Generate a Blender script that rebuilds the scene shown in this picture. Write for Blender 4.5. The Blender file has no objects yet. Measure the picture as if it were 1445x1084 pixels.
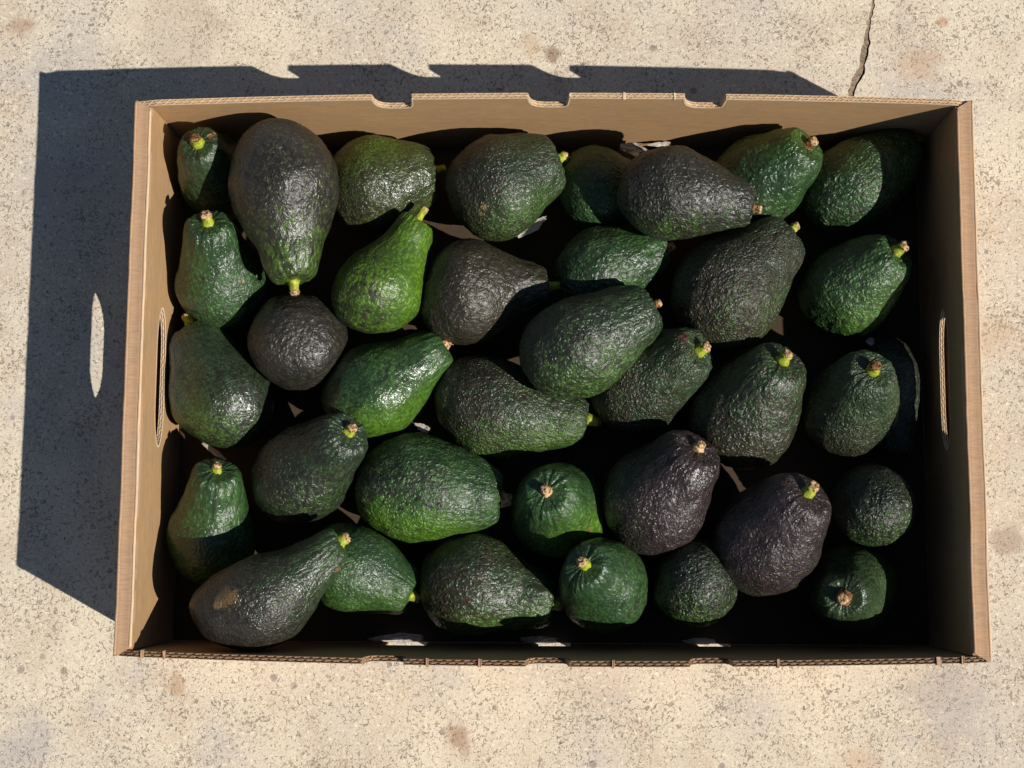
import bpy, bmesh, math, random
import numpy as np
from mathutils import Vector, Matrix, noise

scene = bpy.context.scene
# ------------------------------------------------------------------ camera, sky, sun, exposure
cam_data = bpy.data.cameras.new("camera")
cam = bpy.data.objects.new("camera", cam_data)
scene.collection.objects.link(cam)
cam_data.sensor_fit = 'HORIZONTAL'
cam_data.sensor_width = 36.0
cam_data.lens = 1998.6 / 1445.0 * 36.0
cam_data.clip_start = 0.01
cam_data.clip_end = 200.0
cam.location = (-0.0065, -0.1239, 1.0918)
cam.rotation_euler = (0.1178, 0.0202, 0.0058)
scene.camera = cam

TO_SUN = Vector((1.0144, -0.5496, 1.0)).normalized()
sun_el = math.asin(TO_SUN.z)
world = bpy.data.worlds.new("World")
scene.world = world
world.use_nodes = True
wn = world.node_tree
sky = wn.nodes.new("ShaderNodeTexSky")
sky.sky_type = 'NISHITA'
sky.sun_disc = False
sky.sun_elevation = sun_el
sky.sun_rotation = math.atan2(TO_SUN.x, TO_SUN.y)
sky.altitude = 200.0
sky.air_density = 1.0
sky.dust_density = 0.3
sky.ozone_density = 1.5
bg = wn.nodes["Background"]
bg.inputs["Strength"].default_value = SKY_STRENGTH = 0.05
wn.links.new(sky.outputs[0], bg.inputs["Color"])

sun_data = bpy.data.lights.new("sun", 'SUN')
sun_data.energy = 5.0
sun_data.angle = math.radians(0.5)
sun_data.color = (1.0, 0.955, 0.885)
sun = bpy.data.objects.new("sun", sun_data)
scene.collection.objects.link(sun)
sun.rotation_euler = TO_SUN.to_track_quat('Z', 'Y').to_euler()
sun.location = TO_SUN * 5

scene.view_settings.view_transform = 'Standard'
scene.view_settings.look = 'None'
scene.view_settings.exposure = 0.0
scene.view_settings.gamma = 1.0

# ------------------------------------------------------------------ helpers
def srgb(r, g, b):
    f = lambda c: (c / 255 / 12.92) if c / 255 <= 0.04045 else ((c / 255 + 0.055) / 1.055) ** 2.4
    return (f(r), f(g), f(b), 1.0)

class NT:
    """small node-graph writer"""
    def __init__(self, name):
        self.m = bpy.data.materials.new(name)
        self.m.use_nodes = True
        self.t = self.m.node_tree
        self.bsdf = self.t.nodes["Principled BSDF"]
        self.tc = self.t.nodes.new("ShaderNodeTexCoord")
    def n(self, kind, **kw):
        nd = self.t.nodes.new(kind)
        for k, v in kw.items():
            setattr(nd, k, v)
        return nd
    def put(self, sock, v):
        if isinstance(v, bpy.types.NodeSocket):
            self.t.links.new(v, sock)
        else:
            sock.default_value = v
    def math(self, op, a, b=0.0, c=None, clamp=False):
        nd = self.n("ShaderNodeMath", operation=op, use_clamp=clamp)
        self.put(nd.inputs[0], a); self.put(nd.inputs[1], b)
        if c is not None: self.put(nd.inputs[2], c)
        return nd.outputs[0]
    def mix(self, f, a, b, mode='MIX'):
        nd = self.n("ShaderNodeMix", data_type='RGBA', blend_type=mode)
        self.put(nd.inputs[0], f); self.put(nd.inputs[6], a); self.put(nd.inputs[7], b)
        return nd.outputs[2]
    def ramp(self, v, lo, hi, out0=0.0, out1=1.0):
        nd = self.n("ShaderNodeMapRange", interpolation_type='SMOOTHSTEP')
        self.put(nd.inputs[0], v)
        nd.inputs[1].default_value = lo; nd.inputs[2].default_value = hi
        nd.inputs[3].default_value = out0; nd.inputs[4].default_value = out1
        return nd.outputs[0]
    def noise(self, vec, scale, detail=2.0, rough=0.5, dist=0.0):
        nd = self.n("ShaderNodeTexNoise")
        self.put(nd.inputs["Vector"], vec)
        nd.inputs["Scale"].default_value = scale; nd.inputs["Detail"].default_value = detail
        nd.inputs["Roughness"].default_value = rough; nd.inputs["Distortion"].default_value = dist
        return nd
    def voro(self, vec, scale, feature='F1', rand=1.0, smooth=None):
        nd = self.n("ShaderNodeTexVoronoi", feature=feature)
        self.put(nd.inputs["Vector"], vec)
        nd.inputs["Scale"].default_value = scale
        nd.inputs["Randomness"].default_value = rand
        if smooth is not None and "Smoothness" in nd.inputs: nd.inputs["Smoothness"].default_value = smooth
        return nd
    def mapping(self, vec, scale=(1, 1, 1), loc=(0, 0, 0), rot=(0, 0, 0)):
        nd = self.n("ShaderNodeMapping")
        self.put(nd.inputs[0], vec)
        nd.inputs["Scale"].default_value = scale; nd.inputs["Location"].default_value = loc
        nd.inputs["Rotation"].default_value = rot
        return nd.outputs[0]
    def bump(self, height, dist, strength=1.0, normal=None):
        nd = self.n("ShaderNodeBump")
        nd.inputs["Distance"].default_value = dist
        nd.inputs["Strength"].default_value = strength
        self.put(nd.inputs["Height"], height)
        if normal is not None: self.put(nd.inputs["Normal"], normal)
        return nd.outputs[0]
    def done(self, color=None, rough=None, normal=None, spec=None):
        if color is not None: self.put(self.bsdf.inputs["Base Color"], color)
        if rough is not None: self.put(self.bsdf.inputs["Roughness"], rough)
        if normal is not None: self.put(self.bsdf.inputs["Normal"], normal)
        if spec is not None: self.put(self.bsdf.inputs["Specular IOR Level"], spec)
        return self.m

def link(name, me, mat=None, parent=None, smooth=False):
    if smooth:
        me.polygons.foreach_set("use_smooth", [True] * len(me.polygons))
    o = bpy.data.objects.new(name, me)
    scene.collection.objects.link(o)
    if mat is not None: me.materials.append(mat)
    if parent is not None: o.parent = parent
    return o

def mesh_from(name, verts, faces):
    me = bpy.data.meshes.new(name)
    me.from_pydata([tuple(v) for v in verts], [], faces)
    me.update()
    return me

def tag(o, label=None, cat=None, group=None, kind=None):
    if label: o["label"] = label
    if cat: o["category"] = cat
    if group: o["group"] = group
    if kind: o["kind"] = kind
    return o

# ------------------------------------------------------------------ concrete ground with a real crack
def concrete_material():
    N = NT("weathered_concrete")
    P = N.tc.outputs["Object"]
    big = N.noise(P, 4.0, 4.0, 0.6)
    med = N.noise(P, 19.0, 3.0, 0.6)
    patch = N.noise(N.mapping(P, loc=(3.1, 7.7, 0)), 9.0, 3.0, 0.55)
    col = N.mix(N.ramp(big.outputs[0], 0.40, 0.60), srgb(*CONC_A), srgb(*CONC_B))
    col = N.mix(N.math('MULTIPLY', N.ramp(med.outputs[0], 0.45, 0.65), 0.50), col, srgb(*CONC_C))
    col = N.mix(N.math('MULTIPLY', N.ramp(patch.outputs[0], 0.52, 0.70), 0.65), col, srgb(*CONC_GREY))
    # fine sand mottling
    fine = N.noise(P, 520.0, 3.0, 0.65)
    col = N.mix(N.ramp(fine.outputs[0], 0.30, 0.52, 0.5, 0.0), col, srgb(150, 132, 106))
    fine2 = N.noise(N.mapping(P, loc=(1.3, 0.2, 0)), 300.0, 2.0, 0.6)
    col = N.mix(N.ramp(fine2.outputs[0], 0.56, 0.72, 0.0, 0.7), col, srgb(250, 238, 208))
    # worm-like dark pits between the sand grains
    dens = N.noise(N.mapping(P, loc=(5.0, 1.0, 0)), 26.0, 2.0, 0.6)
    pitn = N.noise(P, 360.0, 2.0, 0.6, 1.0)
    thr = N.math('ADD', pitn.outputs[0], N.math('MULTIPLY', N.math('SUBTRACT', dens.outputs[0], 0.5), 0.30))
    pit = N.ramp(thr, 0.570, 0.65)
    tint = N.noise(N.mapping(P, loc=(9.0, 4.0, 0)), 60.0, 1.0)
    pitcol = N.mix(N.ramp(tint.outputs[0], 0.4, 0.6), srgb(120, 110, 101), srgb(158, 138, 116))
    col = N.mix(N.math('MULTIPLY', pit, 0.72), col, pitcol)
    # small rounded stones, some dark, some pale
    v = N.voro(N.mix(0.012, P, pitn.outputs[1], 'LINEAR_LIGHT'), 170.0)
    sep = N.n("ShaderNodeSeparateColor"); N.put(sep.inputs[0], v.outputs["Color"])
    stone = N.math('MULTIPLY', N.ramp(v.outputs["Distance"], 0.26, 0.36, 1.0, 0.0), N.ramp(sep.outputs[0], 0.885, 0.90))
    scol = N.mix(N.ramp(sep.outputs[1], 0.45, 0.55), srgb(96, 90, 92), srgb(146, 118, 94))
    scol = N.mix(N.ramp(sep.outputs[2], 0.82, 0.86), scol, srgb(238, 228, 205))
    col = N.mix(N.math('MULTIPLY', stone, 0.85), col, scol)
    v2 = N.voro(N.mapping(P, loc=(0.37, 0.11, 0)), 62.0)
    sep2 = N.n("ShaderNodeSeparateColor"); N.put(sep2.inputs[0], v2.outputs["Color"])
    st2 = N.math('MULTIPLY', N.ramp(v2.outputs["Distance"], 0.14, 0.22, 1.0, 0.0), N.ramp(sep2.outputs[0], 0.93, 0.95))
    col = N.mix(N.math('MULTIPLY', st2, 0.6), col, srgb(120, 108, 104))
    # stains of their own shape: (x, y, radius, colour, strength)
    sx = N.n("ShaderNodeSeparateXYZ"); N.put(sx.inputs[0], P)
    wob = N.noise(P, 55.0, 3.0, 0.6)
    for (x, y, r, c, s) in STAINS:
        dx = N.math('SUBTRACT', sx.outputs[0], x); dy = N.math('SUBTRACT', sx.outputs[1], y)
        d = N.math('SQRT', N.math('ADD', N.math('MULTIPLY', dx, dx), N.math('MULTIPLY', dy, dy)))
        d = N.math('ADD', N.math('DIVIDE', d, r * .9), N.math('MULTIPLY', N.math('SUBTRACT', wob.outputs[0], 0.5), 2.6))
        col = N.mix(N.math('MULTIPLY', N.ramp(d, 0.35, 1.25, 1.0, 0.0), s * .8), col, srgb(*c))
    h = N.math('ADD', N.math('MULTIPLY', pit, -1.0), N.math('MULTIPLY', fine.outputs[0], 0.7))
    h = N.math('ADD', h, N.math('MULTIPLY', N.math('SUBTRACT', 1.0, N.ramp(v.outputs["Distance"], 0.0, 0.5)), 0.3))
    nrm = N.bump(h, 0.0006, 0.55)
    return N.done(col, 0.9, nrm, 0.2)

CONC_A = (229, 215, 191); CONC_B = (213, 201, 183); CONC_C = (206, 186, 163); CONC_GREY = (196, 188, 180)
STAINS = [(-0.427, 0.294, 0.013, (178, 142, 118), 0.8), (0.002, 0.271, 0.008, (128, 92, 74), 0.8),
          (-0.067, -0.263, 0.012, (160, 124, 96), 0.8), (-0.283, -0.225, 0.010, (176, 140, 104), 0.7),
          (0.348, -0.112, 0.016, (160, 136, 120), 0.7), (-0.395, -0.276, 0.030, (160, 156, 160), 0.55),
          (0.312, 0.297, 0.006, (190, 140, 108), 0.8), (-0.015, 0.277, 0.012, (196, 168, 132), 0.6),
          (0.30, -0.235, 0.040, (172, 164, 160), 0.55), (-0.40, -0.02, 0.03, (176, 170, 168), 0.4),
          (-0.39, 0.16, 0.035, (186, 176, 164), 0.4), (0.23, -0.28, 0.02, (196, 150, 108), 0.35),
          (0.345, 0.045, 0.02, (196, 172, 140), 0.5), (0.29, 0.262, 0.02, (196, 150, 112), 0.4),
          (-0.30, 0.288, 0.05, (190, 172, 152), 0.5)]
concrete = concrete_material()
def mortar_material():
    N = NT("crumbled_mortar")
    a = N.noise(N.tc.outputs["Object"], 500.0, 4.0, 0.65)
    return N.done(N.mix(N.ramp(a.outputs[0], .35, .65), srgb(112, 97, 82), srgb(160, 142, 121)), .95, N.bump(a.outputs[0], .001, .6), .1)

def build_ground():
    # crack centre line (x, y) and width, from the far side down to where it closes under the box
    key = [(0.30, 12.0, .0020), (0.285, 1.2, .0018), (0.262, .345, .0016), (0.257, .315, .0012), (0.2545, .300, .0010),
           (0.252, .288, .0018), (0.2515, .278, .0028), (0.249, .268, .0036), (0.2475, .262, .0020), (0.244, .254, .0046),
           (0.2405, .247, .0034), (0.2385, .240, .0026), (0.236, .22, .0022), (0.228, .15, .0014), (0.214, .04, .0008), (0.20, -.08, .0)]
    rnd = random.Random(4)
    rows = []
    ys = [12.0, 4.0, 1.2, 0.6] + list(np.arange(.345, -.0801, -.0012))
    kx = np.array([k[0] for k in key][::-1]); ky = np.array([k[1] for k in key][::-1]); kw = np.array([k[2] for k in key][::-1])
    for y in ys:
        x = float(np.interp(y, ky, kx)); w = float(np.interp(y, ky, kw)) * 1.7
        j = noise.noise((y * 160, 3.3, 0)) * .0007 + noise.noise((y * 70, 9.3, 0)) * .0020
        j2 = noise.noise((y * 150, 13.3, 0)) * .0016
        j3 = noise.noise((y * 190, 23.3, 0)) * .0016 * min(1, w / .004)
        amp = min(1, w / .0012)
        rows.append((y, x + j * amp - w / 2 + min(0, j3), x + j * amp + w / 2 + abs(j2) * amp))
    rows[-1] = (rows[-1][0], rows[-1][1], rows[-1][1] + 1e-5)
    rows.append((-12.0, 0.15, 0.15 + 1e-5))
    V = []; F = []
    for y, l, r in rows:
        dz = -.0045
        w = r - l
        sh = -.0004 if w > .0015 else -.0007          # crumbled mortar lies in the wide stretches
        V += [(-14, y, 0), (-.6, y, 0), (l, y, 0), (l + w * .08, y, sh), (l + w * .76, y, sh * 1.7), (l + w * .80, y, -.005), (l + w * .97, y, -.005), (r, y, 0), (.6, y, 0), (14, y, 0)]
    for i in range(len(rows) - 1):
        for k in range(9):
            a = i * 10 + k; F.append((a, a + 10, a + 11, a + 1))
    me = mesh_from("concrete_ground", V, F)
    o = link("ground", me, concrete)
    me.materials.append(mortar_material())
    idx = [0] * len(me.polygons)
    for i in range(len(rows) - 1):
        for k in (2, 3, 4, 5, 6): idx[i * 9 + k] = 1
    me.polygons.foreach_set("material_index", idx)
    tag(o, "pale cream concrete ground with grey and brown specks and one jagged crack", kind='structure')
build_ground()

# ------------------------------------------------------------------ cardboard box
BL, BW, BH = 0.600, 0.3937, 0.1089       # outer length, width and height
def cardboard_material(name, direction, base=(179, 145, 105), seed=0.0, STREAK=0.30):
    N = NT(name)
    P = N.tc.outputs["Object"]
    s = {'x': (0.12, 1, 1), 'y': (1, 0.12, 1), 'z': (1, 1, 0.12)}[direction]
    fib = N.noise(N.mapping(P, s, (seed, seed, seed)), 900.0, 3.0, 0.65)
    wide = N.noise(N.mapping(P, s, (seed, 2, seed)), 180.0, 3.0, 0.6)
    blot = N.noise(P, 30.0, 3.0, 0.6)
    speck = N.noise(P, 1300.0, 1.0)
    c = N.mix(N.ramp(fib.outputs[0], 0.30, 0.70), srgb(*[int(v * .93) for v in base]), srgb(*[min(255, int(v * 1.04)) for v in base]))
    c = N.mix(N.ramp(wide.outputs[0], 0.35, 0.7, 0.0, STREAK), c, srgb(*[int(v * .88) for v in base]))
    c = N.mix(N.ramp(blot.outputs[0], 0.4, 0.7, 0.0, 0.30), c, srgb(min(255, int(base[0] * 1.08)), int(base[1] * 1.02), int(base[2] * 0.94)))
    c = N.mix(N.ramp(speck.outputs[0], 0.66, 0.72, 0.0, 0.35), c, srgb(110, 78, 50))
    h = N.math('ADD', N.math('MULTIPLY', wide.outputs[0], 1.0), N.math('MULTIPLY', fib.outputs[0], 0.5))
    return N.done(c, 0.78, N.bump(h, 0.00035, 0.5), 0.25)
card_x = cardboard_material("kraft_cardboard_long", 'x')
card_y = cardboard_material("kraft_cardboard_end", 'y', seed=4.0, STREAK=.42)
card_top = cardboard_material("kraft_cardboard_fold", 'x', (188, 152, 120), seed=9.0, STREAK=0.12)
card_lit_crease = cardboard_material("kraft_worn_lit_crease", 'y', (214, 186, 152), seed=3.0, STREAK=0.05)  # pale worn paper, with sunlight painted in for the sun-facing crease
card_cut_dark = cardboard_material("kraft_dark_edge", 'x', (136, 112, 92), seed=6.0)  # darker kraft for the cut edge of the near rim
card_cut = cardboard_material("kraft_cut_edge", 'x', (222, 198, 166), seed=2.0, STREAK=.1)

box = bpy.data.objects.new("cardboard_box", None)
scene.collection.objects.link(box)
tag(box, "open brown corrugated cardboard box full of avocados standing on the concrete", "box")

def bow(x, z, amt):
    return amt * (1 - (2 * x / BL) ** 2) * min(1, max(0, z / BH))

class Solid:
    def __init__(self): self.V = []; self.F = []
    def prism(self, outline_fn, cols, pos, t0, t1, nz=5):
        """cols: list of (s, lo, hi); pos(s, z, t) -> point. A closed slab between t0 and t1."""
        n0 = len(self.V); nc = len(cols)
        for (s, lo, hi) in cols:
            for j in range(nz + 1):
                z = lo + (hi - lo) * j / nz
                self.V.append(pos(s, z, t0)); self.V.append(pos(s, z, t1))
        idx = lambda i, j, k: n0 + (i * (nz + 1) + j) * 2 + k
        for i in range(nc - 1):
            for j in range(nz):
                self.F.append((idx(i, j, 0), idx(i + 1, j, 0), idx(i + 1, j + 1, 0), idx(i, j + 1, 0)))
                self.F.append((idx(i, j, 1), idx(i, j + 1, 1), idx(i + 1, j + 1, 1), idx(i + 1, j, 1)))
            self.F.append((idx(i, 0, 0), idx(i, 0, 1), idx(i + 1, 0, 1), idx(i + 1, 0, 0)))
            self.F.append((idx(i, nz, 0), idx(i + 1, nz, 0), idx(i + 1, nz, 1), idx(i, nz, 1)))
        for j in range(nz):
            self.F.append((idx(0, j, 0), idx(0, j + 1, 0), idx(0, j + 1, 1), idx(0, j, 1)))
            e = nc - 1
            self.F.append((idx(e, j, 0), idx(e, j, 1), idx(e, j + 1, 1), idx(e, j + 1, 0)))
    def mesh(self, name):
        me = mesh_from(name, self.V, self.F)
        bm = bmesh.new(); bm.from_mesh(me)
        bmesh.ops.remove_doubles(bm, verts=bm.verts, dist=1e-6)
        bmesh.ops.recalc_face_normals(bm, faces=bm.faces); bm.to_mesh(me); bm.free()
        return me

def corrugated_edge(path, pos, t0, t1, depth, plies=2, pitch=.0062, liner=.00028):
    """cut edge of corrugated board along path [(s, z, ns, nz)]: paper liners with a real wavy core between them.
    (ns, nz) points from the board's inside to the cut. Returns verts, faces."""
    V = []; F = []
    # resample the path finely
    fine = []
    for a, b in zip(path[:-1], path[1:]):
        L = math.hypot(b[0] - a[0], b[1] - a[1]); n = max(1, int(L / .0008))
        for k in range(n):
            u = k / n; fine.append(tuple(a[i] + (b[i] - a[i]) * u for i in range(4)))
    fine.append(path[-1])
    arc = [0.0]
    for a, b in zip(fine[:-1], fine[1:]): arc.append(arc[-1] + math.hypot(b[0] - a[0], b[1] - a[1]))
    def strip(tf, th):
        n0 = len(V)
        for p, s in zip(fine, arc):
            t = tf(s); e = .00025 * noise.noise((s * 500, t * 900, 1.7))
            for dt in (-th / 2, th / 2):
                for d in (-depth, e):
                    V.append(pos(p[0] + p[2] * d, p[1] + p[3] * d, t + dt))
        for i in range(len(fine) - 1):
            a = n0 + i * 4; b = a + 4
            F.append((a, b, b + 1, a + 1)); F.append((a + 2, a + 3, b + 3, b + 2)); F.append((a + 1, b + 1, b + 3, a + 3))
    w = (t1 - t0) / plies
    for k in range(plies + 1):
        t = t0 + k * w
        t = min(max(t, t0 + liner / 2), t1 - liner / 2)
        strip(lambda s, t=t: t, liner * (1.0 if k in (0, plies) else 1.5))
    for k in range(plies):
        c = t0 + (k + .5) * w
        strip(lambda s, c=c, k=k: c + (w / 2 - liner) * math.sin(2 * math.pi * s / pitch + k * 2.1), liner * .8)
    return V, F

NOTCH = [(-.129, -.100), (-.017, .013), (.095, .125)]
NOTCH_D = .0175
def rim_profile():
    """(x, z) along the top edge of a long wall, with the three notches."""
    pts = []
    xe = BL / 2 - .003
    def add(x, z): pts.append((x, z))
    def top(x):
        d = BL / 2 - abs(x)
        return BH - (.0034 * max(0, 1 - d / .016)) + .0004 * noise.noise((x * 30, 5, 5))
    xs = list(np.arange(-xe, xe + 1e-6, .006))
    if xs[-1] < xe - 1e-4: xs.append(xe)
    for x in xs:
        inside = [n for n in NOTCH if n[0] - .001 < x < n[1] + .001]
        if not inside:
            add(float(x), top(x))
    for a, b in NOTCH:
        zt = top(a)
        prof = [(a, zt), (a + .0006, zt - .0028), (a + .0012, zt - NOTCH_D * .45), (a + .0030, zt - NOTCH_D * .74), (a + .0065, zt - NOTCH_D * .93), (a + .011, zt - NOTCH_D),
                (b - .006, zt - NOTCH_D), (b - .0030, zt - NOTCH_D * .94), (b - .0014, zt - NOTCH_D * .80), (b - .0008, zt - NOTCH_D * .4), (b - .0002, zt)]
        pts += prof
    pts.sort(key=lambda p: p[0])
    return pts

def side_wall(sign, amt, tilt):
    T = .0040
    def pos(x, z, t):      # t measured inward from the outer face
        y = BW / 2 - t + bow(x, z, amt)
        return (x, sign * y, z)
    rim = rim_profile()
    CUT = .0007 if sign > 0 else .0013
    S = Solid()
    # body with three slots at the foot
    slots = [(-.122, -.092, .0), (-.008, .016, .0), (.112, .136, .0)]
    xs = sorted(set([p[0] for p in rim] + [s[0] for s in slots] + [s[1] for s in slots]))
    rx = [p[0] for p in rim]; rz = [p[1] for p in rim]
    if sign > 0: slots = []
    def seg(x0, x1, lo):
        cols = [(x, lo, float(np.interp(x, rx, rz)) - CUT) for x in xs if x0 - 1e-9 <= x <= x1 + 1e-9]
        S.prism(None, cols, pos, .0002, T - .0002)
    cuts = [(-BL / 2 + .003, -.122, .0005), (-.122, -.092, .021), (-.092, -.008, .0005), (-.008, .016, .018), (.016, .112, .0005), (.112, .136, .014), (.136, BL / 2 - .003, .0005)]
    for a, b, lo in cuts: seg(a, b, lo if sign < 0 else .0005)
    # one closed board: joined segments share their end columns
    w = link("side_wall", S.mesh("side_wall"), card_x, box)
    # cut edge
    path = []
    for i, (x, z) in enumerate(rim):
        a = rim[max(0, i - 1)]; b = rim[min(len(rim) - 1, i + 1)]
        dx, dz = b[0] - a[0], b[1] - a[1]; L = math.hypot(dx, dz) or 1
        path.append((x, z, -dz / L, dx / L))
    V, F = corrugated_edge(path, pos, 0.0, T, CUT + .0004)
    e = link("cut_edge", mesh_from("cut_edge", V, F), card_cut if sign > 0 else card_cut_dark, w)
    e["label"] = ("pale" if sign > 0 else "darker") + " rim of corrugated board, wavy core between paper liners"
    return w, pos, T
wall_far, pos_far, TW = side_wall(1, .0055, 0)
wall_near, pos_near, TW = side_wall(-1, .0050, 0)

# small torn perforation nicks bridging the near rim
def nick(x, w, sign=-1, amt=.005, hgt=.0006):
    bm = bmesh.new()
    bmesh.ops.create_cube(bm, size=1.0)
    rnd = random.Random(int(x * 1e4))
    y = BW / 2 - TW / 2 + bow(x, BH, amt)
    for v in bm.verts:
        v.co = Vector((x + v.co.x * w * .7 * (1 + rnd.uniform(-.3, .3)), sign * (y + v.co.y * (TW + .0012) * (1 + rnd.uniform(-.1, .1))), BH - .0008 + v.co.z * .0022 + (hgt + rnd.uniform(-.0004, .0004) if v.co.z > 0 else 0)))
    bmesh.ops.bevel(bm, geom=list(bm.edges), offset=.0003, segments=1, affect='EDGES')
    me = bpy.data.meshes.new("torn_nick"); bm.to_mesh(me); bm.free()
    return link("torn_nick", me, card_top if sign < 0 else card_cut, wall_near if sign < 0 else wall_far)
for x, w in ((-.280, .0032), (-.265, .0022), (-.084, .0020), (-.048, .0030), (.043, .0020), (.155, .002), (.264, .0040), (.280, .0024)):
    nick(x, w)
for x, w in ((.052, .0026), (.088, .0018)):
    nick(x, w, 1, .0055, .0001)

HY0, HY1, HZ0, HZ1 = -.048, .053, .0490, .0710      # hand hole
def end_wall(sign):
    T = .0033; STRIP = .0125
    empty_mesh = None
    def mk_pos(off):
        def pos(y, z, t):
            return (sign * (BL / 2 - off - t), y, z)
        return pos
    r = (HZ1 - HZ0) / 2; zc = (HZ0 + HZ1) / 2
    def hole_cols(y0, y1, top, grow=0.0):
        rr = r + grow
        ay = .030                                  # long tapering ends
        ys = [y0 + ay - (ay + grow) * math.cos(a) for a in np.linspace(0.0, math.pi / 2, 10)] + [y1 - ay + (ay + grow) * math.sin(a) for a in np.linspace(0.0, math.pi / 2, 10)]
        out = []
        for y in ys:
            d = max(0, (y0 + ay) - y, y - (y1 - ay)) / (ay + grow); d = min(d, .995)
            hh = rr * math.sqrt(max(0, 1 - d * d)); out.append((y, zc - hh, zc + hh))
        return out
    def board(off, ylim, top, grow, inner):
        S = Solid(); pos = mk_pos(off)
        hc = hole_cols(HY0 if inner else HY0 + .006, HY1 if inner else HY1 - .007, top, grow)
        n = 10
        S.prism(None, [(y, .0005, top) for y in np.linspace(-ylim, hc[0][0], n)], pos, 0, T)
        S.prism(None, [(y, .0005, top) for y in np.linspace(hc[-1][0], ylim, n)], pos, 0, T)
        S.prism(None, [(y, .0005, lo) for y, lo, hi in hc], pos, 0, T)
        S.prism(None, [(y, hi, top) for y, lo, hi in hc], pos, 0, T)
        # cut edge inside the hole
        path = []
        for y, lo, hi in hc: path.append((y, lo))
        for y, lo, hi in reversed(hc): path.append((y, hi))
        path.append(path[0])
        pp = []
        cy = (HY0 + HY1) / 2
        for i, (y, z) in enumerate(path):
            a = path[i - 1] if i > 0 else path[-2]; b = path[i + 1] if i < len(path) - 1 else path[1]
            dy, dz = b[0] - a[0], b[1] - a[1]; L = math.hypot(dy, dz) or 1
            pp.append((y, z, -dz / L, dy / L))      # towards the hole
        V, F = corrugated_edge(pp, pos, 0.0, T, .0, 1)
        return S, pos, pp, off
    ob = board(0, BW / 2 - .0002, BH - .0012, .0016, False)
    ib = board(STRIP - T, BW / 2 - .0046, BH - .0012, .0016, True)
    w = link("end_wall", ob[0].mesh("end_wall"), card_y, box)
    il = link("inner_panel", ib[0].mesh("inner_panel"), card_y, w)
    for (S, pos, pp, off), par in ((ob, w), (ib, il)):
        # rings of liner and flute standing 1.6 mm out of the board into the hole
        V, F = corrugated_edge([(a + c * .0016, b + d * .0016, c, d) for a, b, c, d in pp], pos, 0.0, T, .0016, 2, .0056)
        h = link("handle_edge", mesh_from("handle_edge", V, F), card_cut, par)
        h["label"] = "pale cut edge of the hand hole with wavy corrugated core"
    # rolled-over top strip, mitred at both ends
    seg = 6; prof = []
    rr = .0020
    x_out, x_in = 0.0, STRIP
    for k in range(seg + 1):
        a = math.pi / 2 * k / seg
        prof.append((x_out + rr - rr * math.cos(a) - .0001, BH - rr + rr * math.sin(a)))
    for k in range(1, 4):
        u = k / 4; prof.append((x_out + rr + (x_in - x_out - 2 * rr) * u, BH - .0005 * math.sin(math.pi * u)))
    for k in range(seg + 1):
        a = math.pi / 2 * k / seg
        prof.append((x_in - rr + rr * math.sin(a) + .0001, BH - rr + rr * math.cos(a)))
    prof += [(x_in + .0001, BH - .006), (x_in - T, BH - .006), (x_in - T, BH - .0035), (x_out + T, BH - .0035), (x_out + T, BH - .006), (x_out - .0001, BH - .006)]
    V = []; F = []; m = len(prof); n = 70
    for i in range(n + 1):
        u = -1 + 2 * i / n
        for k, (px, pz) in enumerate(prof):
            lim = BW / 2 - .0062 * min(1, max(0, (px - .002) / (x_in - .002)))
            y = u * lim
            wob = .0006 * noise.noise((y * 18, sign * 3, k * .02)) + .00025 * noise.noise((y * 90, sign * 3, k * .1))
            V.append((sign * (BL / 2 - px + wob), y, pz + .0004 * noise.noise((y * 25, 8, sign))))
    for i in range(n):
        for k in range(m):
            a = i * m + k; b = i * m + (k + 1) % m
            F.append((a, b, b + m, a + m))
    F.append(tuple(range(m))); F.append(tuple(n * m + k for k in range(m))[::-1])
    me = mesh_from("folded_rim", V, F)
    bm = bmesh.new(); bm.from_mesh(me); bmesh.ops.recalc_face_normals(bm, faces=bm.faces); bm.to_mesh(me); bm.free()
    f = link("folded_rim", me, card_top, w, smooth=True)
    try:
        me.set_sharp_from_angle(angle=math.radians(50))
    except Exception:
        pass
    # worn bead along both fold creases; the sun-facing one is coloured paler, as lit
    for px in (.0011, STRIP - .0011):
        V = []; F = []; m2 = 8; n2 = 160
        for i in range(n2 + 1):
            u = -1 + 2 * i / n2
            y = u * (BW / 2 - .0006 - (.0058 if px > .005 else .0002))
            wob = .0006 * noise.noise((y * 18, sign * 3, px * .02)) + .00025 * noise.noise((y * 90, sign * 3, px * .1))
            rb = .00105 * (1 + .25 * noise.noise((y * 60, px * 900, sign)))
            for k in range(m2):
                a = 2 * math.pi * k / m2
                V.append((sign * (BL / 2 - px + wob - rb * math.cos(a)), y, BH - .00065 + rb * math.sin(a) + .0004 * noise.noise((y * 25, 8, sign))))
        for i in range(n2):
            for k in range(m2):
                a = i * m2 + k; b = i * m2 + (k + 1) % m2
                F.append((a, b, b + m2, a + m2))
        F.append(tuple(range(m2))[::-1]); F.append(tuple(n2 * m2 + k for k in range(m2)))
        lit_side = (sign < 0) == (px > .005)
        link("crease", mesh_from("crease", V, F), card_lit_crease if lit_side else card_top, f, smooth=True)
    # glued corner flaps showing as brown folds behind the panel ends
    for sy in (-1, 1):
        S = Solid()
        y_lim = BW / 2 - TW - .0002
        def pos(x, z, t, sy=sy): return (sign * x, sy * (y_lim - t + .0), z)
        S.prism(None, [(BL / 2 - STRIP - .0001, .003, BH - .004), (BL / 2 - STRIP + .0055, .003, BH - .004)], pos, -.0, .0006)
        link("corner_flap", S.mesh("corner_flap"), card_y, w)
    return w
end_wall(-1); end_wall(1)

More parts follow.
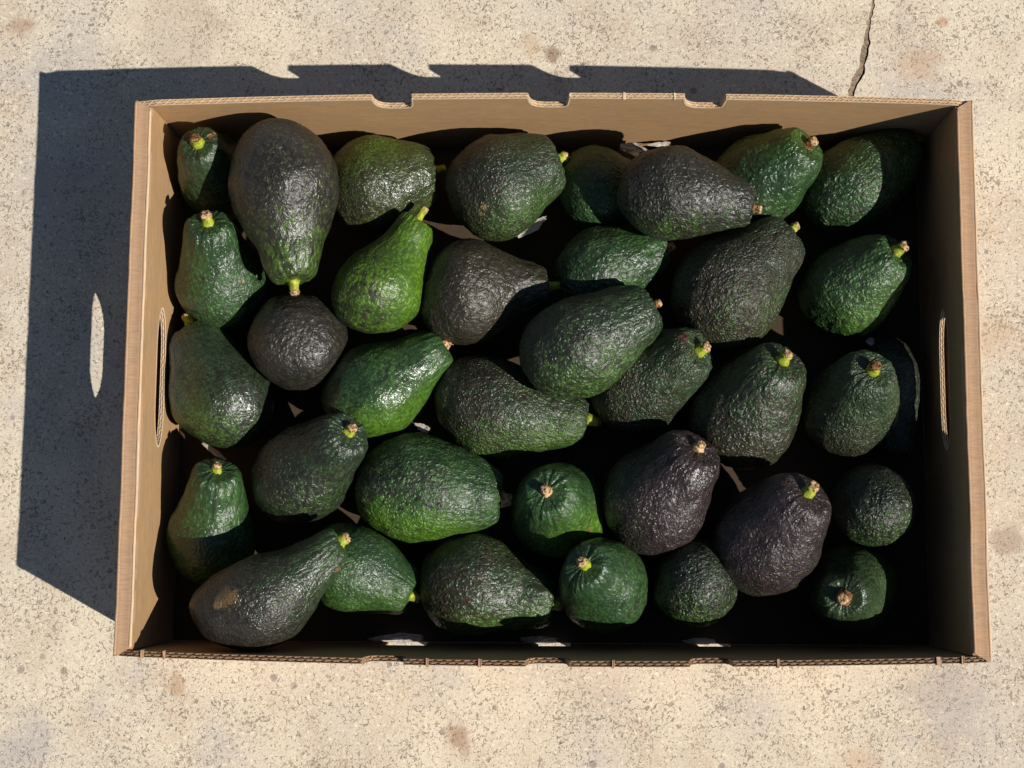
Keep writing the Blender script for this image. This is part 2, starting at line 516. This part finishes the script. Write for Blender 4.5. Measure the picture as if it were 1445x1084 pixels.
# base panel, its kraft darkened in colour to deepen the shade between fruits
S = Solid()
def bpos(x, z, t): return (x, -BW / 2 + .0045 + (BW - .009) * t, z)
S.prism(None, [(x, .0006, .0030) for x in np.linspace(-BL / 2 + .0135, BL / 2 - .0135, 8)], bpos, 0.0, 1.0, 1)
link("base_panel", S.mesh("base_panel"), cardboard_material("shaded_kraft_base", 'x', (70, 56, 42), seed=7.0), box)

# ------------------------------------------------------------------ crumpled tissue liner
def tissue_material():
    N = NT("grey_tissue_paper")
    P = N.tc.outputs["Object"]
    a = N.noise(P, 40.0, 4.0, 0.6)
    c = N.mix(N.ramp(a.outputs[0], 0.35, 0.65), srgb(158, 150, 140), srgb(200, 192, 180))
    h = N.voro(P, 120.0, 'DISTANCE_TO_EDGE')
    return N.done(c, 0.6, N.bump(h.outputs["Distance"], 0.002, 0.6), 0.4)
tissue = tissue_material()
def scrap(label, x, y, z, lx, ly, rz, tx, ty, seed, amp=.25):
    """one torn and crumpled piece of tissue, lx by ly metres"""
    n, m = 22, 12
    rnd = random.Random(seed); V = []; F = []
    for j in range(m + 1):
        for i in range(n + 1):
            u, v = i / n - .5, j / m - .5
            e = 1 + .35 * noise.noise((u * 4, seed, 1 if v > 0 else 5)) + .12 * noise.noise((u * 16, seed, v * 9))
            px = u * lx * (1 + .3 * noise.noise((v * 7, seed, 3))); py = v * ly * e * (1 - .8 * abs(2 * u + .3 * math.sin(seed)) ** 1.6 * .7)
            fold = noise.voronoi((u * 3.2 + seed, v * 2.4 + seed, 0))[0]
            pz = (fold[1] - fold[0]) * ly * amp + noise.noise((u * 12, v * 10, seed)) * ly * .05
            V.append((px, py, pz))
    for j in range(m):
        for i in range(n):
            q = j * (n + 1) + i; F.append((q, q + 1, q + n + 2)); F.append((q, q + n + 2, q + n + 1))
    me = mesh_from("tissue_scrap", V, F)
    o = link("tissue_scrap", me, tissue)
    o.location = (x, y, z); o.rotation_euler = (tx, ty, rz)
    md = o.modifiers.new("thickness", 'SOLIDIFY'); md.thickness = .00015
    tag(o, label, "paper", "torn scraps of grey tissue paper between the avocados")
R_ = math.radians
scrap("grey tissue strip under the brown green avocado by the far wall", -.0145, .1229, .028, .026, .009, R_(35), R_(-12), R_(5), 3)
scrap("crumpled grey tissue behind the purple avocado against the far wall", .064, .1865, .024, .020, .008, R_(-8), R_(25), 0, 7)
scrap("tan torn paper lit by the sun at the foot of the far wall", .084, .1900, .022, .018, .004, R_(4), R_(30), 0, 11)
scrap("tiny tissue tip between the bright green avocado and the glossy green one", -.1246, .0455, .030, .012, .006, R_(-30), 0, 0, 13)
scrap("tiny grey tissue sliver between the glossy green avocado and the large oval one", -.0969, -.031, .024, .012, .006, R_(-25), 0, 0, 17)
scrap("thin tissue strand between the two lower avocados along the left wall", -.2540, -.0500, .026, .022, .004, R_(-35), 0, 0, 19)
scrap("tiny tissue tip beside the upright green avocado near the right wall", .2402, .0343, .034, .006, .006, 0, 0, 0, 23)
scrap("sunlit torn tissue at the front wall's leftmost slot", -.1160, -.1895, .0085, .040, .007, R_(2), R_(-8), R_(2), 29, .12)
scrap("sunlit torn tissue at the front wall's middle slot", -.0080, -.1902, .0080, .026, .006, R_(-2), R_(-8), 0, 31, .12)
scrap("sunlit torn tissue at the front wall's rightmost slot", .1125, -.1902, .0070, .024, .005, 0, R_(-6), 0, 37, .12)

# ------------------------------------------------------------------ avocados
# centre, stem end (m), greatest width (m), neck, bend
POSE = {
  'a1': ((-0.2549, 0.1601, 0.0504), (-0.2573, 0.1705, 0.0972), 0.0600, 0.28, 0.00),
  'a2': ((-0.1934, 0.1266, 0.088), (-0.1853, 0.0664, 0.088), 0.0820, 0.40, 0.00),
  'a3': ((-0.1278, 0.1522, 0.0407), (-0.0853, 0.1644, 0.0407), 0.0760, 0.24, 0.00),
  'a4': ((-0.0336, 0.1515, 0.052), (0.0068, 0.1701, 0.052), 0.0770, 0.24, 0.00),
  'a5': ((0.0423, 0.152, 0.0334), (0.0785, 0.1487, 0.0334), 0.0660, 0.28, 0.00),
  'a6': ((0.0995, 0.1347, 0.0797), (0.1483, 0.1268, 0.0797), 0.0690, 0.40, 0.05),
  'a7': ((0.162, 0.1579, 0.0445), (0.1901, 0.1747, 0.0754), 0.0710, 0.26, 0.00),
  'a8': ((0.2375, 0.1592, 0.0359), (0.2768, 0.188, 0.0359), 0.0660, 0.26, 0.00),
  'a9': ((0.2275, 0.0763, 0.046), (0.2538, 0.0958, 0.0754), 0.0680, 0.26, 0.00),
  'a10': ((0.1409, 0.0758, 0.0504), (0.18, 0.1156, 0.0504), 0.0830, 0.32, 0.00),
  'a11': ((0.0466, 0.0886, 0.042), (0.0887, 0.1039, 0.042), 0.0660, 0.28, 0.00),
  'a12': ((-0.0479, 0.0681, 0.0521), (0.0012, 0.0757, 0.0521), 0.0810, 0.46, 0.10),
  'a13': ((0.0292, 0.0284, 0.08), (0.0753, 0.0534, 0.08), 0.0720, 0.26, 0.00),
  'a14': ((-0.1202, 0.0774, 0.07), (-0.0942, 0.1183, 0.07), 0.0620, 0.40, -0.12),
  'a15': ((-0.2479, 0.0824, 0.054), (-0.2483, 0.1122, 0.0929), 0.0670, 0.34, 0.00),
  'a16': ((-0.1898, 0.032, 0.0481), (-0.2005, 0.0394, 0.006), 0.0720, 0.25, 0.00),
  'a17': ((-0.2498, 0.0006, 0.0374), (-0.2743, 0.0453, 0.0374), 0.0720, 0.30, 0.06),
  'a18': ((-0.1191, 0.0007, 0.0492), (-0.0768, 0.03, 0.0492), 0.0680, 0.34, 0.00),
  'a19': ((-0.0286, -0.0186, 0.039), (0.0301, -0.0311, 0.039), 0.0740, 0.36, -0.12),
  'a20': ((0.0744, 0.0053, 0.0474), (0.1087, 0.0214, 0.08), 0.0760, 0.28, 0.00),
  'a21': ((0.1466, -0.0162, 0.0534), (0.1664, 0.0141, 0.0893), 0.0790, 0.26, 0.00),
  'a22': ((0.2213, -0.0144, 0.058), (0.2263, 0.0049, 0.1028), 0.0690, 0.28, 0.00),
  'a23': ((-0.176, -0.0638, 0.0576), (-0.1418, -0.0397, 0.0948), 0.0690, 0.28, 0.00),
  'a24': ((-0.2488, -0.1053, 0.046), (-0.24, -0.0662, 0.0759), 0.0650, 0.30, 0.00),
  'a25': ((-0.0883, -0.08, 0.046), (-0.0323, -0.0844, 0.046), 0.0780, 0.26, 0.05),
  'a26': ((0.0053, -0.0915, 0.0466), (-0.0032, -0.0809, 0.0895), 0.0700, 0.28, 0.00),
  'a27': ((0.0824, -0.0801, 0.058), (0.1056, -0.0487, 0.0875), 0.0780, 0.26, 0.00),
  'a28': ((0.1587, -0.1095, 0.066), (0.1803, -0.0805, 0.1019), 0.0760, 0.24, 0.00),
  'a29': ((0.2347, -0.0872, 0.0458), (0.2294, -0.075, 0.0049), 0.0590, 0.28, 0.00),
  'a30': ((0.2195, -0.1495, 0.0454), (0.2052, -0.1549, 0.0856), 0.0630, 0.28, 0.00),
  'a31': ((-0.195, -0.1506, 0.086), (-0.1444, -0.1214, 0.086), 0.0690, 0.44, -0.14),
  'a32': ((-0.1374, -0.1399, 0.0431), (-0.099, -0.1572, 0.0431), 0.0660, 0.26, 0.00),
  'a33': ((-0.0456, -0.1508, 0.0403), (0.0039, -0.1608, 0.0403), 0.0760, 0.32, 0.00),
  'a34': ((0.0371, -0.1458, 0.056), (0.0231, -0.1318, 0.0964), 0.0660, 0.28, 0.00),
  'a35': ((0.1063, -0.1462, 0.04), (0.1092, -0.1498, -0.0018), 0.0630, 0.26, 0.00),
  'l2': ((0.2576, -0.0063, 0.024), (0.2617, -0.0518, 0.024), 0.0470, 0.30, 0.00),
}
MARKS = [
  ('a31', (-0.2199, -0.1561, 0.1182), 0.0075, (120, 96, 62), 0.80),
  ('a31', (-0.2260, -0.1605, 0.1161), 0.0040, (150, 118, 76), 0.70),
  ('a31', (-0.2234, -0.1159, 0.0890), 0.0030, (112, 90, 70), 0.00),
  ('a4', (-0.0488, 0.1257, 0.0814), 0.0022, (140, 110, 76), 0.85),
  ('a4', (-0.0510, 0.1219, 0.0773), 0.0018, (140, 110, 76), 0.70),
  ('a20', (0.0944, 0.0287, 0.0859), 0.0042, (74, 30, 26), 0.90),
  ('a1', (-0.2482, 0.1753, 0.0950), 0.0025, (150, 100, 66), 0.90),
  ('a1', (-0.2453, 0.1784, 0.0901), 0.0025, (150, 100, 66), 0.90),
  ('a1', (-0.2447, 0.1840, 0.0771), 0.0022, (140, 96, 66), 0.80),
  ('a12', (-0.0639, 0.0776, 0.0903), 0.0016, (60, 50, 40), 0.90),
  ('a15', (-0.2263, 0.0715, 0.0718), 0.0022, (110, 62, 52), 0.70),
  ('a26', (0.0292, -0.1081, 0.0609), 0.0026, (110, 80, 40), 0.70),
  ('a33', (-0.0583, -0.1599, 0.0762), 0.0030, (70, 46, 34), 0.60),
  ('a19', (-0.0391, -0.0283, 0.0736), 0.0040, (50, 40, 34), 0.60),
  ('a31', (-0.1479, -0.1378, 0.0947), 0.0030, (140, 104, 84), 0.60),
]


G = {  # skin greens (albedo, sRGB-coded)
 'bright': ((66, 96, 28), (92, 126, 32)), 'green': ((46, 74, 43), (62, 97, 46)), 'mid': ((47, 67, 42), (62, 84, 46)),
 'deep': ((43, 60, 42), (54, 74, 45)), 'olive': ((56, 67, 37), (72, 84, 41)),
}
# green, dark amount 0..1, dark colour, gradient (+ dark at the blossom end), bright patch (image x, image y, strength), gloss
LOOK = {
 'a1': ('mid', .10, 'k', .2, (0, 0, 0), .40), 'a2': ('olive', .72, 'p', .40, (.2, -1, .35), .36), 'a3': ('olive', .25, 'b', .6, (-.3, .6, .55), .30),
 'a4': ('deep', .40, 'b', .5, (.5, -1, .35), .38), 'a5': ('green', .05, 'k', .2, (0, 0, 0), .40), 'a6': ('deep', .72, 'p', .35, (-.2, -1, .45), .38),
 'a7': ('green', .12, 'b', .5, (0, .5, .3), .34), 'a8': ('green', .08, 'k', .3, (0, 0, 0), .36), 'a9': ('green', .15, 'k', .3, (.3, -.6, .4), .38),
 'a10': ('deep', .55, 'b', .5, (.3, -1, .3), .40), 'a11': ('green', .15, 'k', .4, (0, 0, 0), .38), 'a12': ('deep', .80, 'b', .35, (0, 0, 0), .40),
 'a13': ('mid', .42, 'k', .5, (.2, -1, .35), .38), 'a14': ('bright', .08, 'b', .5, (.8, -.2, .8), .36), 'a15': ('green', .10, 'k', .2, (0, 0, 0), .36),
 'a16': ('deep', .85, 'p', .0, (0, 0, 0), .38), 'a17': ('deep', .30, 'k', .5, (-.3, -.8, .3), .34), 'a18': ('green', .15, 'k', .3, (.4, -.8, .7), .30),
 'a19': ('mid', .40, 'b', .5, (0, -1, .4), .38), 'a20': ('mid', .45, 'b', .6, (0, 0, 0), .38), 'a21': ('mid', .55, 'b', .8, (0, 0, 0), .38),
 'a22': ('mid', .45, 'b', .9, (0, 0, 0), .40), 'a23': ('deep', .60, 'k', .6, (.2, -1, .2), .38), 'a24': ('green', .10, 'k', .3, (0, 0, 0), .34),
 'a25': ('green', .30, 'k', .5, (-.2, -1, .75), .38), 'a26': ('green', .10, 'k', .3, (.7, -.7, .8), .38), 'a27': ('deep', .85, 'u', -.1, (-1, .2, .25), .36),
 'a28': ('deep', .85, 'u', -.2, (.5, -.8, .2), .38), 'a29': ('deep', .55, 'k', .0, (.3, -1, .35), .40), 'a30': ('mid', .08, 'k', .2, (0, 0, 0), .36),
 'a31': ('mid', .62, 'p', 1.1, (0, 0, 0), .34), 'a32': ('green', .08, 'k', .2, (0, -.5, .2), .38), 'a33': ('mid', .45, 'b', .45, (.2, -1, .4), .38),
 'a34': ('green', .08, 'k', .1, (0, 0, 0), .38), 'a35': ('mid', .45, 'k', .3, (0, -1, .35), .38),
 'l1': ('deep', .3, 'k', .2, (0, 0, 0), .45), 'l2': ('deep', .6, 'k', .2, (0, 0, 0), .45), 'l3': ('deep', .6, 'k', .2, (0, 0, 0), .45),
}
DARK = {'k': (50, 52, 42), 'p': (59, 53, 47), 'b': (67, 58, 44), 'u': (64, 48, 52)}

def skin_material(key, seed, rot):
    g, amt, dk, grad, patch, gloss = LOOK[key]
    rg = SMOOTH.get(key, 1.0); k_ = {0: .86, 1: 1.0, 2: 1.15}[int(seed * 10) % 3] * (1.1 if rg < .7 else 1.0)
    N = NT("avocado_skin_" + g)
    P = N.mapping(N.tc.outputs["Object"], loc=(seed * 1.7, seed * .9, 0))
    O = N.tc.outputs["Object"]
    sx = N.n("ShaderNodeSeparateXYZ"); N.put(sx.inputs[0], O)
    g0, g1 = G[g]
    blot = N.noise(P, 38.0, 4.0, 0.6)
    big = N.noise(P, 16.0, 3.0, 0.55)
    green = N.mix(N.ramp(blot.outputs[0], 0.35, 0.65), srgb(*g0), srgb(*g1))
    # bright yellow-green cheek on one side
    pd = Vector((patch[0], patch[1], 0.15))
    if patch[2] > 0:
        loc = rot.to_3x3().inverted() @ pd.normalized()
        dp = N.n("ShaderNodeVectorMath", operation='DOT_PRODUCT'); N.put(dp.inputs[0], O); dp.inputs[1].default_value = tuple(loc * 30)
        f = N.math('ADD', dp.outputs["Value"], N.math('MULTIPLY', N.math('SUBTRACT', big.outputs[0], .5), 1.2))
        f = N.math('MULTIPLY', N.ramp(f, 0.15, 1.0), patch[2])
        green = N.mix(f, green, srgb(88, 128, 24))
        cheek = f
    else:
        cheek = None
    # pebbles: raised lenticels, drawn out along the fruit near the stem
    near = N.ramp(sx.outputs[2], 0.012, 0.040)
    cz = N.mapping(P, (1, 1, 1)); cs = N.mapping(P, (1.25, 1.25, .38))
    wv = N.noise(P, 230.0, 2.0, .5)
    peb = N.voro(N.mix(0.0035, cz, wv.outputs[1], 'LINEAR_LIGHT'), 370.0 * k_, 'SMOOTH_F1', 1.0, .45)
    peb2 = N.voro(N.mix(0.0035, cs, wv.outputs[1], 'LINEAR_LIGHT'), 340.0 * k_, 'SMOOTH_F1', 1.0, .45)
    mx = N.n("ShaderNodeMix", data_type='FLOAT'); N.put(mx.inputs[0], near); N.put(mx.inputs[2], peb.outputs["Distance"]); N.put(mx.inputs[3], peb2.outputs["Distance"])
    pv = mx.outputs[0]
    rid = N.noise(N.mapping(P, (1, 1, .5)), 270.0 * k_, 3.0, .55, .8)
    # dark (ripening) share
    f = N.math('ADD', N.math('MULTIPLY', N.math('SUBTRACT', blot.outputs[0], .5), 1.5), N.math('MULTIPLY', N.math('SUBTRACT', big.outputs[0], .5), 1.3))
    mott = N.noise(P, 115.0, 3.0, .65)
    f = N.math('ADD', f, N.math('MULTIPLY', N.math('SUBTRACT', mott.outputs[0], .5), 2.2))
    f = N.math('ADD', f, N.math('MULTIPLY', sx.outputs[2], -grad * 22.0))
    f = N.math('ADD', f, (amt - .5) * 2.0)
    f = N.math('ADD', f, N.math('MULTIPLY', N.math('SUBTRACT', rid.outputs[0], .5), 3.2))
    f = N.math('ADD', f, N.math('MULTIPLY', N.math('SUBTRACT', pv, .35), 1.6))
    if cheek is not None: f = N.math('SUBTRACT', f, N.math('MULTIPLY', cheek, 1.1))
    f = N.ramp(f, -.75, .75)
    dark = N.mix(N.ramp(wv.outputs[0], .4, .6), srgb(*DARK[dk]), srgb(*[int(v * .8) for v in DARK[dk]]))
    col = N.mix(f, green, dark)
    # tiny pale lenticels on the pebble tops, darker lines in between
    sp = N.noise(P, 620.0, 2.0, .6)
    col = N.mix(N.ramp(sp.outputs[0], .60, .72, 0.0, .55), col, N.mix(.55, col, srgb(128, 134, 88)))
    col = N.mix(N.ramp(pv, .30, .62, 0.0, .45), col, srgb(20, 24, 16))
    # yellow-green ring where the stem sits
    ring = N.math('SQRT', N.math('ADD', N.math('MULTIPLY', sx.outputs[0], sx.outputs[0]), N.math('MULTIPLY', sx.outputs[1], sx.outputs[1])))
    rf = N.math('MULTIPLY', N.ramp(N.math('ADD', ring, N.math('MULTIPLY', N.math('SUBTRACT', rid.outputs[0], .5), .006)), .0025, .0060, 1.0, 0.0), N.ramp(sx.outputs[2], .01, .02))
    col = N.mix(N.math('MULTIPLY', rf, .75), col, srgb(104, 124, 30))
    for mk, wp, mr, mc, ms in MARKS:      # corky scars, scratches and bruises of this fruit
        if mk != key: continue
        lp = (Matrix.Translation(Vector(POSE[key][0])) @ rot).inverted() @ Vector(wp)
        vm = N.n("ShaderNodeVectorMath", operation='DISTANCE'); N.put(vm.inputs[0], O); vm.inputs[1].default_value = lp
        d = N.math('ADD', N.math('DIVIDE', vm.outputs["Value"], mr), N.math('MULTIPLY', N.math('SUBTRACT', rid.outputs[0], .5), 1.6))
        d = N.math('ADD', d, N.math('MULTIPLY', N.math('SUBTRACT', sp.outputs[0], .5), 1.4))
        col = N.mix(N.math('MULTIPLY', N.ramp(d, .75, 1.15, 1.0, 0.0), ms), col, srgb(*mc))
    h = N.math('ADD', N.math('MULTIPLY', N.ramp(pv, 0.0, .62, 1.0, 0.0), .8), N.math('MULTIPLY', rid.outputs[0], 1.5))
    nrm = N.bump(h, .0011, min(1.0, .78 * rg))
    nrm = N.bump(sp.outputs[0], .0003, .5, nrm)
    rough = N.ramp(blot.outputs[0], .3, .7, gloss - .05, gloss + .09)
    m = N.done(col, rough, nrm, .6)
    return m
SMOOTH = {'a1': .55, 'a3': .75, 'a14': .6, 'a15': .8, 'a16': .75, 'a17': .5, 'a18': .45, 'a24': .65, 'a26': .75, 'a28': .9, 'a30': .55, 'a34': .6, 'a32': .7, 'a31': .65, 'a2': .75,
          'a8': 1.35, 'a10': 1.3, 'a20': 1.3, 'a21': 1.3, 'a22': 1.25, 'a19': 1.2, 'a6': 1.1, 'a35': 1.15, 'a29': 1.25, 'a13': 1.1, 'a9': 1.15, 'a25': 1.0}

def stem_materials():
    N = NT("stem_yellow_green")
    P = N.tc.outputs["Object"]
    a = N.noise(P, 320.0, 3.0, .6)
    c = N.mix(N.ramp(a.outputs[0], .35, .65), srgb(118, 138, 34), srgb(176, 178, 56))
    m1 = N.done(c, .5, N.bump(a.outputs[0], .0006, .6), .4)
    N = NT("stem_cut_tan")
    P = N.tc.outputs["Object"]
    a = N.noise(P, 500.0, 3.0, .6)
    c = N.mix(N.ramp(a.outputs[0], .38, .60), srgb(118, 84, 54), srgb(214, 178, 134))
    m2 = N.done(c, .8, N.bump(a.outputs[0], .001, .8), .2)
    N = NT("stem_dark_brown")
    a = N.noise(N.tc.outputs["Object"], 500.0, 3.0, .6)
    m3 = N.done(N.mix(N.ramp(a.outputs[0], .4, .6), srgb(70, 46, 28), srgb(150, 108, 66)), .8, N.bump(a.outputs[0], .001, .8), .2)
    return m1, m2, m3
M_STEM, M_CUT, M_BROWN = stem_materials()

NR, NS = 104, 136
def fruit(key, label, stem):
    C, Sx, D, k, bend = POSE[key]
    C = Vector(C); Sx = Vector(Sx)
    ax = (Sx - C); hl = ax.length; ax.normalize()
    # local Z runs to the stem; local X is the in-picture side, so bends lie in the picture plane
    side = ax.cross(Vector((0, 0, 1)))
    if side.length < .05: side = Vector((1, 0, 0))
    side.normalize(); up = side.cross(ax).normalized()
    rot = Matrix((side, up, ax)).transposed()
    if rot.determinant() < 0:
        up = -up; rot = Matrix((side, up, ax)).transposed()
    seed = sum(ord(c) * (i + 3) for i, c in enumerate(key)) * .37
    th = np.linspace(0, math.pi, NR + 1)
    z = -np.cos(th); t = np.clip((z + .40) / 1.18, 0, 1); t = t * t * (3 - 2 * t)
    r = np.sin(th) ** (.85 - .32 * t * t) * (1 - k * t); r /= r.max()
    rnd = random.Random(int(seed * 100))
    ell = rnd.uniform(-.03, .03); l1 = rnd.uniform(.01, .035); p1 = rnd.uniform(0, 6.28)
    V = []; F = []
    for i in range(NR + 1):
        zz = z[i]; rr = r[i] * D / 2
        zl = zz * hl
        if zz > .93: zl -= .0030 * ((zz - .93) / .07) ** 1.5      # shallow dimple round the stem
        cx = bend * hl * (zz * zz - .35)
        for j in range(NS):
            ph = 2 * math.pi * j / NS
            c, s = math.cos(ph), math.sin(ph)
            q = 1 + ell * math.cos(2 * ph) + l1 * math.cos(ph + p1) * math.cos(1.6 * zz)
            x, y = c * rr * q, s * rr * q
            V.append([x + cx, y, zl, c, s])
    me_v = []
    off = Vector((seed, seed * .3, 1.0))
    nf = noise.noise
    rg = SMOOTH.get(key, 1.0)
    for x, y, zl, c, s in V:
        p = Vector((x, y, zl))
        w = min(1.0, (x * x + y * y) ** .5 / .006)
        u = zl / hl
        zk = 1.0 if u < .2 else max(.4, 1 - (u - .2) * .9)
        q = Vector((x, y, zl * zk))
        d = .0030 * nf(p * 26 + off) + .0011 * nf(p * 80 + off) + .00042 * rg * abs(nf(q * 250 + off)) * 2 * w + .00018 * rg * nf(q * 520 + off)
        # long ribs running down from the stem
        if u > .35:
            ph = math.atan2(s, c)
            d += (.0010 * nf((math.cos(ph) * 3.4 + seed, math.sin(ph) * 3.4, u * 1.2)) + .0007 * nf((math.cos(ph) * 8 + seed, math.sin(ph) * 8, u * 1.5))) * (u - .35) / .65 * w
        n = Vector((c, s, 0)) * math.sqrt(max(0, 1 - u * u)) + Vector((0, 0, u))
        n.normalize()
        me_v.append(p + n * d)
    for i in range(NR):
        for j in range(NS):
            a = i * NS + j; b = i * NS + (j + 1) % NS
            F.append((a, b, b + NS, a + NS))
    me = mesh_from("avocado_skin", me_v, F)
    bm = bmesh.new(); bm.from_mesh(me); bmesh.ops.remove_doubles(bm, verts=bm.verts, dist=2e-5)
    bmesh.ops.recalc_face_normals(bm, faces=bm.faces); bm.to_mesh(me); bm.free()
    me.materials.append(None); me.materials.clear()
    o = link("avocado", me, skin_material(key, seed % 7, rot.to_4x4()), None, smooth=True)
    o.matrix_world = Matrix.Translation(C) @ rot.to_4x4()
    tag(o, label, "avocado", "avocados piled in the cardboard box")
    if stem:
        length, rad, mat, tmat, lean = stem
        cx = bend * hl * .65
        base = hl - .0040
        def lathe(nm, prof, mt, parent, jit, sd):
            V = []; F = []; n = 18
            for (rr, zz) in prof:
                for j in range(n):
                    ph = 2 * math.pi * j / n
                    e = 1 + jit * noise.noise((math.cos(ph) * 1.3 + sd, math.sin(ph) * 1.3, zz * 500))
                    ez = jit * .002 * noise.noise((math.cos(ph) * 2 + sd, math.sin(ph) * 2, 7))
                    V.append((cx + rr * e * math.cos(ph) + lean[0] * (zz - base), rr * e * math.sin(ph) + lean[1] * (zz - base), zz + ez))
            for i in range(len(prof) - 1):
                for j in range(n):
                    a = i * n + j; b = i * n + (j + 1) % n; F.append((a, b, b + n, a + n))
            F.append(tuple(range(n))[::-1]); F.append(tuple((len(prof) - 1) * n + j for j in range(n)))
            return link(nm, mesh_from(nm, V, F), mt, parent, smooth=True)
        R_ = rad * rnd.uniform(.88, 1.15)
        st = lathe("stem", [(R_ * 1.5, base), (R_ * 1.35, base + .0022), (R_ * 1.12, base + .0040), (R_ * 1.0, base + .0054 + length * .5), (R_ * 1.05, base + .0062 + length)], mat, o, .28, seed)
        zt = base + .0062 + length
        lathe("stem_tip", [(R_ * .95, zt - .0006), (R_ * 1.02, zt + .0004), (R_ * .92, zt + .0018), (R_ * .60, zt + .0026), (R_ * .25, zt + .0019)], tmat, st, .5, seed + 3)
    return o

ST = lambda l=.0015, r=.0030, m=None, t=None, lean=(0, 0): (l, r, m or M_STEM, t or M_CUT, lean)
FRUITS = [
 ('a1', "small green avocado in the far left corner with brown scratch beside its stem", ST(.002, .0034, None, M_BROWN)),
 ('a2', "largest avocado, purple black and highest in the pile, stem end towards the round dark one", ST(.003, .0034)),
 ('a3', "glossy olive green avocado between the largest and the brown green one by the far wall", ST(.001, .0026, None, M_STEM)),
 ('a4', "fat dark green avocado with small tan scratch beside the far wall, stem right", ST(.002, .0036)),
 ('a5', "green avocado mostly in shadow under the purple one near the far wall", None),
 ('a6', "purple black pear shaped avocado on top near the far wall, stem end right", ST(.0005, .0032, M_BROWN)),
 ('a7', "bright green avocado under the far rim right of the purple one, tan stem upper right", ST(.0008, .0034, M_BROWN)),
 ('a8', "bumpy green avocado in the far right corner, its stem end in the wall's shadow", ST(.001, .0038, M_BROWN)),
 ('a9', "green avocado by the right wall with cupped yellow green stem, second from the far corner", ST(.002, .0036)),
 ('a10', "big dark brown green avocado right of centre with short stem touching the bright green one", ST(.002, .0034)),
 ('a11', "mid green avocado half hidden below the purple one, small tan stem end to the right", ST(.0003, .0030, M_CUT)),
 ('a12', "dark brown pear shaped avocado left of centre with stem sticking out right", ST(.003, .0030)),
 ('a13', "plump dark avocado resting on top at the centre, green blushed on its lower side", ST(.0003, .0030, M_BROWN)),
 ('a14', "brightest green avocado with a narrow neck and long yellow green stem pointing up", ST(.0045, .0034)),
 ('a15', "green avocado by the left wall pointing straight up with yellow stem, left of the largest", ST(.003, .0034)),
 ('a16', "round purple brown avocado seen from its blossom end, no stem showing", None),
 ('a17', "large smooth dark green avocado against the left hand hole with thick yellow green stem", ST(.0035, .0038)),
 ('a18', "smooth glossy green avocado with brighter lower side, right of the round purple brown one", ST(.0003, .0030, M_CUT)),
 ('a19', "long dark green pear shaped avocado at the centre, yellow brown stem lower right", ST(.0030, .0036, None, M_BROWN)),
 ('a20', "brown green avocado leaning up at centre right with a small red spot beside its stem", ST(.0018, .0038)),
 ('a21', "broad grey green avocado standing upright with its stem at the top, right of centre", ST(.0012, .0034)),
 ('a22', "upright green avocado turning brown below with dark brown stem, beside the right hand hole", ST(.0010, .0038, None, M_BROWN)),
 ('a23', "dark grey green avocado with tan stem facing up, below the round purple brown one", ST(.0006, .0034)),
 ('a24', "green avocado by the left wall near the corner, stem up and lower half in shadow", ST(.0006, .0034)),
 ('a25', "large oval green avocado with bright green underside lying level, stem to the right", ST(.0002, .0040, M_CUT)),
 ('a26', "round green avocado facing up with stem in the middle and lime cheek, lower centre", ST(.0008, .0034, M_CUT)),
 ('a27', "broad purple avocado with pale sunken stem scar at its top, lower centre", ST(-.001, .0034, M_CUT)),
 ('a28', "purple brown avocado with yellow green stem, lower right of the broad purple one", ST(.0018, .0036)),
 ('a29', "small blackish green avocado without visible stem near the right wall", None),
 ('a30', "green avocado in the near right corner seen stem on, ringed by the box's shadow", ST(.0008, .0038, M_BROWN)),
 ('a31', "long necked purple brown avocado with tan corky scar in the near left corner", ST(.0006, .0036)),
 ('a32', "green avocado partly under the long necked one, yellow stem end to the right", ST(.0002, .0036)),
 ('a33', "large speckled dark green avocado near the front wall with yellow green stem to the right", ST(.0018, .0042)),
 ('a34', "deep green avocado by the front wall with stem at its upper left", ST(.0014, .0034)),
 ('a35', "round stemless green and brown avocado by the front wall, blossom end up", None),
 ('l2', "dark avocado in the lower layer in shadow under the right hand hole", None),
]
for key, label, st in FRUITS:
    fruit(key, label, st)
